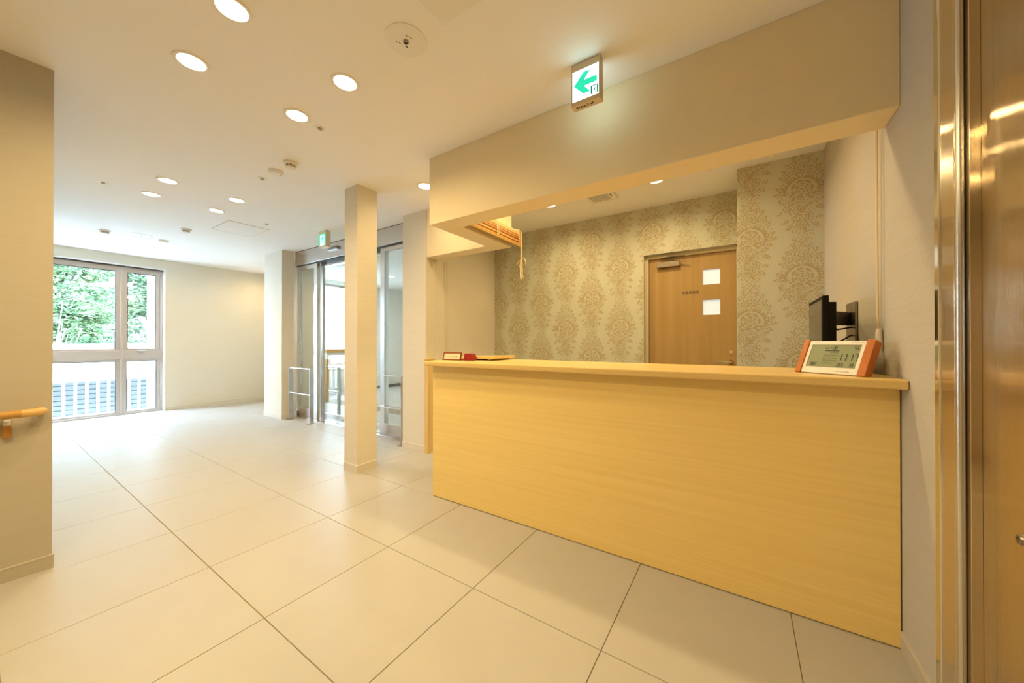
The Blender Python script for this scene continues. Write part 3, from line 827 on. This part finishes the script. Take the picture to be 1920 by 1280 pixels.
# pull cord with bow at the far end of that blind: local x along +Y, local -y along +X
cb = empty('blind_cord', (-1.70, 2.775, 2.13), 'pale cotton blind cord tied in a bow, hanging left', 'cord')
MB().tube([(-.02, -.05, .018), (-.005, -.03, .022), (0, -.004, .004), (.001, 0, -.10), (0, 0, -.26)], .0045, 8).build('cord', M_cord, cb, smooth=True)
MB().tube([(0, 0, -.24), (-.030, .010, -.255), (-.062, .016, -.285), (-.050, .012, -.262), (0, 0, -.25)], .0045, 7).build('bow_loop', M_cord, cb, smooth=True)
MB().tube([(0, 0, -.25), (.028, -.006, -.232), (.050, -.010, -.262), (.052, -.010, -.300)], .0040, 7).build('bow_loop', M_cord, cb, smooth=True)
MB().tube([(0, 0, -.25), (-.024, .006, -.30), (-.016, .004, -.33)], .0035, 7).build('cord_tail', M_cord, cb, smooth=True)
MB().tube([(0, 0, -.25), (.006, 0, -.33), (.010, 0, -.41), (-.002, 0, -.425), (-.008, 0, -.38), (-.004, 0, -.26)], .0048, 7).build('cord_tail', M_cord, cb, smooth=True)

b2 = blind('bamboo_blind', 'rolled up bamboo blind hidden behind the long front beam', 2.10, (.46, 2.055, 2.235), PI)
rcd = empty('blind_cord', (.478, 2.062, 2.22), 'long looped blind cord with clear tassel on the right wall', 'cord')
MB().tube([(-.004, -.010, 0), (-.006, -.012, -.4), (-.006, -.014, -.98), (-.002, -.006, -1.035), (0, .0, -1.045), (.002, .010, -1.035), (0, .020, -.98), (-.002, .018, -.4), (-.004, .014, 0)], .0028, 7).build('cord', M_cord, rcd, smooth=True)
MB().lathe([(0, -1.040), (.009, -1.042), (.011, -1.060), (.013, -1.11), (.012, -1.125), (0, -1.125)], 14).build('tassel', M_tassel, rcd, smooth=True)
for x, lb in ((-.137, 'tiny cord end peeking below the beam, left one'), (.126, 'tiny cord end peeking below the beam, right one')):
    t_ = empty('blind_cord', (x, 2.062, 2.06), lb, 'cord')
    MB().tube([(0, 0, .05), (.003, 0, 0), (-.002, 0, -.052)], .0025, 6).build('cord', M_cord, t_)
    MB().lathe([(0, -.050), (.005, -.054), (.004, -.062), (0, -.064)], 8).build('knot', M_cord, t_)

# ------------------------------------------------------------------ desk clock
yaw = math.atan2(1.848 - 2.017, .391 - .200)
ck = empty('desk_clock', (.200, 2.017, .990), 'digital calendar clock with orange wooden ends on the countertop', 'clock', rz=yaw)
CW, CH = .255, .155
TILT = Matrix.Translation((0, 0, .0015)) @ Matrix.Rotation(math.radians(90 - 25), 4, 'X')     # x right, y up the face, z toward the viewer
PX = Matrix(((0, 0, 1, 0), (1, 0, 0, 0), (0, 1, 0, 0), (0, 0, 0, 1)))      # side profile (back, up) swept along x
def side(front, thick, h0, h1):
    c_, s_ = math.cos(math.radians(65)), math.sin(math.radians(65))
    def at(h, b): return (h * c_ + b * s_, .0015 + h * s_ - b * c_)
    a, b, c, d = at(h0, -front), at(h1, -front), at(h1, thick), at(h0, thick)
    e = at(h0, thick); k = (c[1] - .0005) / max(c[1] - e[1], 1e-6)
    k = min(1, k)
    return [a, b, c, (c[0] + (e[0] - c[0]) * k, c[1] + (e[1] - c[1]) * k), (a[0] + .004, .0005)]
MB().prism(side(-.0025, .030, .003, CH - .004), .020, CW - .024, PX).build('body', M_white, ck)
for x0, x1 in ((0, .022), (CW - .026, CW)):
    MB().prism(side(.004, .034, 0, CH), x0, x1, PX).build('end_block', M_orange, ck, bevel=.0015)
bz = MB().box(.024, CW - .028, .003, .030, -.002, .001, TILT).box(.024, CW - .028, CH - .022, CH - .005, -.002, .001, TILT) \
    .box(.024, .036, .030, CH - .022, -.002, .001, TILT).box(CW - .040, CW - .028, .030, CH - .022, -.002, .001, TILT)
bz.build('bezel', M_white, ck, bevel=.0005)
MB().box(.036, CW - .040, .030, CH - .022, -.002, -.001, TILT).build('lcd_panel', M_lcd, ck)
SEG = {'0': 'abcdef', '1': 'bc', '2': 'abged', '3': 'abgcd', '4': 'fgbc', '5': 'afgcd', '6': 'afgedc', '7': 'abc', '8': 'abcdefg', '9': 'abcdfg'}
def digits(mb, s, x, y, h, th):
    w = h * .40
    for ch in s:
        if ch == ':':
            for yy in (.3, .7): mb.box(x - th * .4, x + th * .4, y + h * yy - th * .4, y + h * yy + th * .4, -.0009, -.0006, TILT)
            x += th * 1.0; continue
        if ch == ' ': x += w; continue
        for sgm in SEG[ch]:
            q = {'a': (0, w, h, h), 'd': (0, w, 0, 0), 'g': (0, w, h / 2, h / 2), 'f': (0, 0, h / 2, h), 'b': (w, w, h / 2, h), 'e': (0, 0, 0, h / 2), 'c': (w, w, 0, h / 2)}[sgm]
            t = th / 2
            gx = t * .6
            if q[0] == q[1]: mb.box(x + q[0] - t, x + q[0] + t, y + q[2] + gx, y + q[3] - gx, -.0009, -.0006, TILT)
            else: mb.box(x + q[0] + gx, x + q[1] - gx, y + q[2] - t, y + q[2] + t, -.0009, -.0006, TILT)
        x += w * 1.38
LX, LY = .036, .030
LW, LH = CW - .076, CH - .052
ti = MB(); digits(ti, '11:17', LX + LW * .610, LY + LH * .31, .031, .0036); ti.build('time_digits', M_ink, ck)
dg_ = MB(); digits(dg_, '28', LX + LW * .47, LY + LH * .80, .0125, .0022); digits(dg_, '11', LX + LW * .40, LY + LH * .82, .009, .0014)
digits(dg_, '2018', LX + LW * .30, LY + LH * .82, .0065, .001)
digits(dg_, '53', LX + LW * .88, LY + LH * .80, .0125, .002); dg_.build('date_digits', M_ink, ck)
te = MB(); digits(te, '265', LX + LW * .635, LY + LH * .06, .014, .0024); digits(te, '33', LX + LW * .87, LY + LH * .06, .014, .0024)
digits(te, '882', LX + LW * .085, LY + LH * .07, .014, .0030); te.build('climate_digits', M_ink, ck)
cal = MB(); cal.box(LX + LW * .31, LX + LW * .60, LY + LH * .715, LY + LH * .755, -.0009, -.0006, TILT); cal.build('calendar_bar', M_ink, ck)
cg = MB()
for r in range(5):
    for c in range(7):
        if (r == 0 and c < 3) or (r == 4 and c > 4): continue
        x, y = LX + LW * (.31 + .043 * c), LY + LH * (.62 - .115 * r)
        cg.box(x, x + .0022, y, y + .0055, -.0009, -.0006, TILT); cg.box(x + .003, x + .0052, y + .001, y + .0045, -.0009, -.0006, TILT)
cgo = cg.build('calendar_figures', M_ink2, ck)
pm = MB()
for k in range(9): pm.box(CW * .60 + k * .0055, CW * .60 + k * .0055 + .0038, .012, .0145 + .002 * (k % 2), .001, .0014, TILT)
for k in range(10): pm.box(CW * .70 + k * .0042, CW * .70 + k * .0042 + .003, CH - .013, CH - .0105, .001, .0014, TILT)
for k in range(7): pm.box(.040 + k * .0036, .040 + k * .0036 + .0024, CH - .012, CH - .0105, .001, .0014, TILT)
pm.build('printed_marks', M_sgrey, ck)['kind'] = 'stuff'

# ------------------------------------------------------------------ counter sign and red card
cs_ = empty('counter_sign', (-1.885, 1.940, .990), 'small red-brown framed message stand with ivory card on the counter', 'sign', rz=.13)
SW, SH = .160, .062
TS = Matrix.Translation((0, 0, .001)) @ Matrix.Rotation(math.radians(72), 4, 'X')
MB().box(0, SW, 0, .009, -.010, .003, TS).box(0, SW, SH - .009, SH, -.010, .003, TS).box(0, .009, .009, SH - .009, -.010, .003, TS).box(SW - .009, SW, .009, SH - .009, -.010, .003, TS).build('frame', M_signwood, cs_, bevel=.0012)
MB().box(.009, SW - .009, .009, SH - .009, -.009, -.001, TS).build('card', M_card, cs_)
wr = MB()
rr = random.Random(5)
for k in range(8):
    x0 = .018 + k * .0145
    for _ in range(4):
        x, y = x0 + rr.uniform(0, .006), .024 + rr.uniform(0, .010)
        if rr.random() < .5: wr.box(x, x + .0055, y, y + .0015, -.001, -.0007, TS)
        else: wr.box(x, x + .0015, y - .003, y + .005, -.001, -.0007, TS)
wr.build('printed_lettering', M_ink, cs_)
MB().box(.01, SW - .002, .004, .040, 0, .010).build('foot', M_signwood, cs_, bevel=.002)
rb = empty('red_card_box', (-1.722, 1.985, .990), 'small glossy red wedge-shaped box beside the message stand', 'box', rz=.10)
MB().prism([(0, 0), (.085, 0), (.075, .046), (.06, .052), (.012, .052)], 0, .06, Matrix.Translation((0, .06, 0)) @ RX).build('shell', M_red, rb, bevel=.005, seg=3)
MB().box(.001, .084, .001, .059, 0, .004).build('foot', M_ink_shade, rb)

# ------------------------------------------------------------------ wall monitor on an arm
mo = empty('wall_monitor', (.300, 2.06, 1.00), 'black flat monitor on a wall arm behind the counter', 'monitor')
bx(0, .022, 0, .375, -.0, .330).build('front_bezel', M_black, mo, bevel=.003)
bx(-.0015, .004, .014, .361, .020, .312).build('screen', M_screen, mo)
MB().prism([(.022, 0), (.048, .012), (.048, .363), (.022, .375)], .012, .300).build('back_shell', M_black, mo)
bx(-.004, .001, .350, .372, .255, .290).build('sticker', M_chrome, mo)
wa = empty('monitor_arm', (.488, 2.45, 1.18), 'brown metal wall bracket holding the black monitor', 'bracket')
bx(-.010, 0, -.02, .16, -.15, .150).build('wall_plate', M_dark, wa, bevel=.002)
MB().prism([(-.140, -.15), (-.125, -.10), (-.010, .06), (-.010, .10), (-.05, .04)], .03, .10).build('arm_link', M_dark, wa, bevel=.002)
bx(-.142, -.128, -.24, -.04, -.08, .10).build('mount_plate', M_dark, wa, bevel=.002)
for k, (z0, z1) in enumerate(((.03, .02), (-.03, -.06), (-.07, -.02), (-.02, -.11))):
    MB().tube([(-.128, -.16 + .03 * k, z0), (-.09, -.10 + .02 * k, (z0 + z1) / 2 - .02), (-.012, .04, z1)], .004, 7).build('cable', M_black, wa, smooth=True)

# ------------------------------------------------------------------ outside the window
tag(bx(-30, -8.2, -12, 16, -.70, -.6).build('ground', M_ground), kind='structure')
tag(bx(-7.7, 0, 6.62, 24, -.30, -.2).build('ground_front', M_ground), kind='structure')
tag(bx(-9.05, -8.16, -1.5, 4.5, -.16, -.06).build('balcony_bounce_slab', M_extwall), 'pale concrete balcony slab added outside the window to bounce daylight in', None, kind='structure')  # added reflector, throws daylight up to the far ceiling
bf = empty('balcony_railing', (-8.72, -.4, -.10), 'white balcony railing with upright bars outside the window', 'railing')
bx(-.02, .02, 0, 3.6, .610, .700).build('top_rail', M_fence, bf, bevel=.004)
bx(-.015, .015, 0, 3.6, .050, .090).build('bottom_rail', M_fence, bf)
for k in range(31):
    bx(-.012, .012, .02 + k * .116, .050 + k * .116, .040, .610).build('baluster', M_fence, bf)
sf = empty('slatted_fence', (-9.9, -1.5, -.6), 'low blue-grey slatted fence beyond the white railing', 'fence')
for k in range(13):
    bx(-.01, .012, 0, 6.5, .04 + k * .085, .11 + k * .085).build('slat', M_slat, sf)
for y in (0.1, 1.7, 3.3, 4.9, 6.3): bx(-.06, -.02, y, y + .06, 0, 1.15).build('post', M_slat, sf)
bx(-.018, -.011, 0, 6.5, .03, 1.13).build('backing_board', M_slat, sf)
gw = empty('garden_wall', (-11.2, -3, -.6), 'overexposed white garden wall behind the slatted fence', 'wall')
bx(-.2, 0, 0, 10, 0, 1.62).build('wall_body', M_extwall, gw)
bx(-.25, .05, 0, 10, 1.62, 1.70).build('coping', M_extwall, gw, bevel=.01)
for k in range(6): bx(0, .004, .6 + k * 1.6, .63 + k * 1.6, 0, 1.62).build('joint', M_slat, gw)
pl = empty('white_post', (-9.2, 1.85, -.6), 'thick white post outside the right window pane', 'post')
bx(-.05, .05, -.047, .047, 0, 4.2).build('post_shaft', M_fence, pl, bevel=.004)
bx(-.07, .07, -.067, .067, 0, .08).build('post_base', M_fence, pl)
bx(.05, .062, -.012, .012, 1.80, 1.83).build('junction_tag', M_sgrey, pl)

def tree(name, label, x, y, h, blobs, m, n, seed, lsize=.10):
    o = empty(name, (x, y, -.6), label, 'tree', 'trees outside the window')
    r = random.Random(seed)
    tk = MB().tube([(0, 0, 0), (.05, .04, h * .35), (-.04, .02, h * .7), (.02, .0, h)], [.14, .11, .07, .03], 9)
    tk.build('trunk', M_bark, o, smooth=True)
    bb = MB()
    for bxx, by, bz_, br in blobs[:14]:
        bb.tube([(0, 0, h * .35), (bxx * .5, by * .5, (h * .45 + bz_) / 2), (bxx, by, bz_)], [.05, .035, .012], 6)
    bb.build('branches', M_bark, o, smooth=True)
    lf = MB()
    tot = sum(b[3] ** 2 for b in blobs)
    for bxx, by, bz_, br in blobs:
        for _ in range(int(n * br * br / tot)):
            d = Vector((r.gauss(0, 1), r.gauss(0, 1), r.gauss(0, 1))).normalized() * br * r.uniform(.55, 1.0) ** .6
            p = Vector((bxx, by, bz_)) + Vector((d.x, d.y, d.z * .55))
            s = lsize * r.uniform(.6, 1.3)
            e = Matrix.Translation(p) @ Matrix.Rotation(r.uniform(0, 2 * PI), 4, 'Z') @ Matrix.Rotation(r.gauss(.25, .45), 4, 'X') @ Matrix.Rotation(r.gauss(0, .4), 4, 'Y')
            lf.add([(0, 0, 0), (s * .5, s * .28, .01), (s, 0, -.02), (s * .5, -s * .28, .01)], [(0, 1, 2, 3)], e)
    f = lf.build('foliage', m, o); f['kind'] = 'stuff'
    return o
rb_ = random.Random(11)
def blobs(n, w, z0, z1, r0, r1): return [(rb_.uniform(-.5, .5), rb_.uniform(-w, w), rb_.uniform(z0, z1), rb_.uniform(r0, r1)) for _ in range(n)]
tree('leafy_tree', 'dense green tree filling the left window pane', -12.9, .9, 4.6, blobs(26, .75, 1.6, 5.2, .40, .70), M_leaf, 26000, 1, .12)
tree('leafy_tree', 'paler green tree behind the white post', -14.9, 3.0, 4.6, blobs(26, .8, 1.5, 5.4, .45, .8), M_leaf2, 22000, 2, .13)
tree('leafy_tree', 'green tree mostly hidden behind the left wall edge', -13.2, -2.0, 4.4, blobs(14, .6, 1.8, 4.8, .40, .7), M_leaf2, 6000, 3)
sh = empty('bare_shrub', (-10.55, .72, -.6), 'pale bare multi-stemmed shrub in front of the trees', 'shrub', )
rs = random.Random(4)
for k in range(13):
    a = rs.uniform(0, 2 * PI); l = rs.uniform(1.7, 2.6); sp_ = rs.uniform(.10, .42)
    q = [(0, 0, 0)]
    for t in (.3, .6, 1.0):
        q.append((math.cos(a) * sp_ * t * 1.1 + rs.uniform(-.03, .03), math.sin(a) * sp_ * t * 1.4 + rs.uniform(-.03, .03), l * t))
    MB().tube(q, [.022, .016, .011, .004], 6).build('stem', M_pale_stem, sh, smooth=True)
    MB().tube([q[2], (q[2][0] + rs.uniform(-.15, .15), q[2][1] + rs.uniform(-.2, .2), q[2][2] + .5)], [.008, .003], 5).build('twig', M_pale_stem, sh)
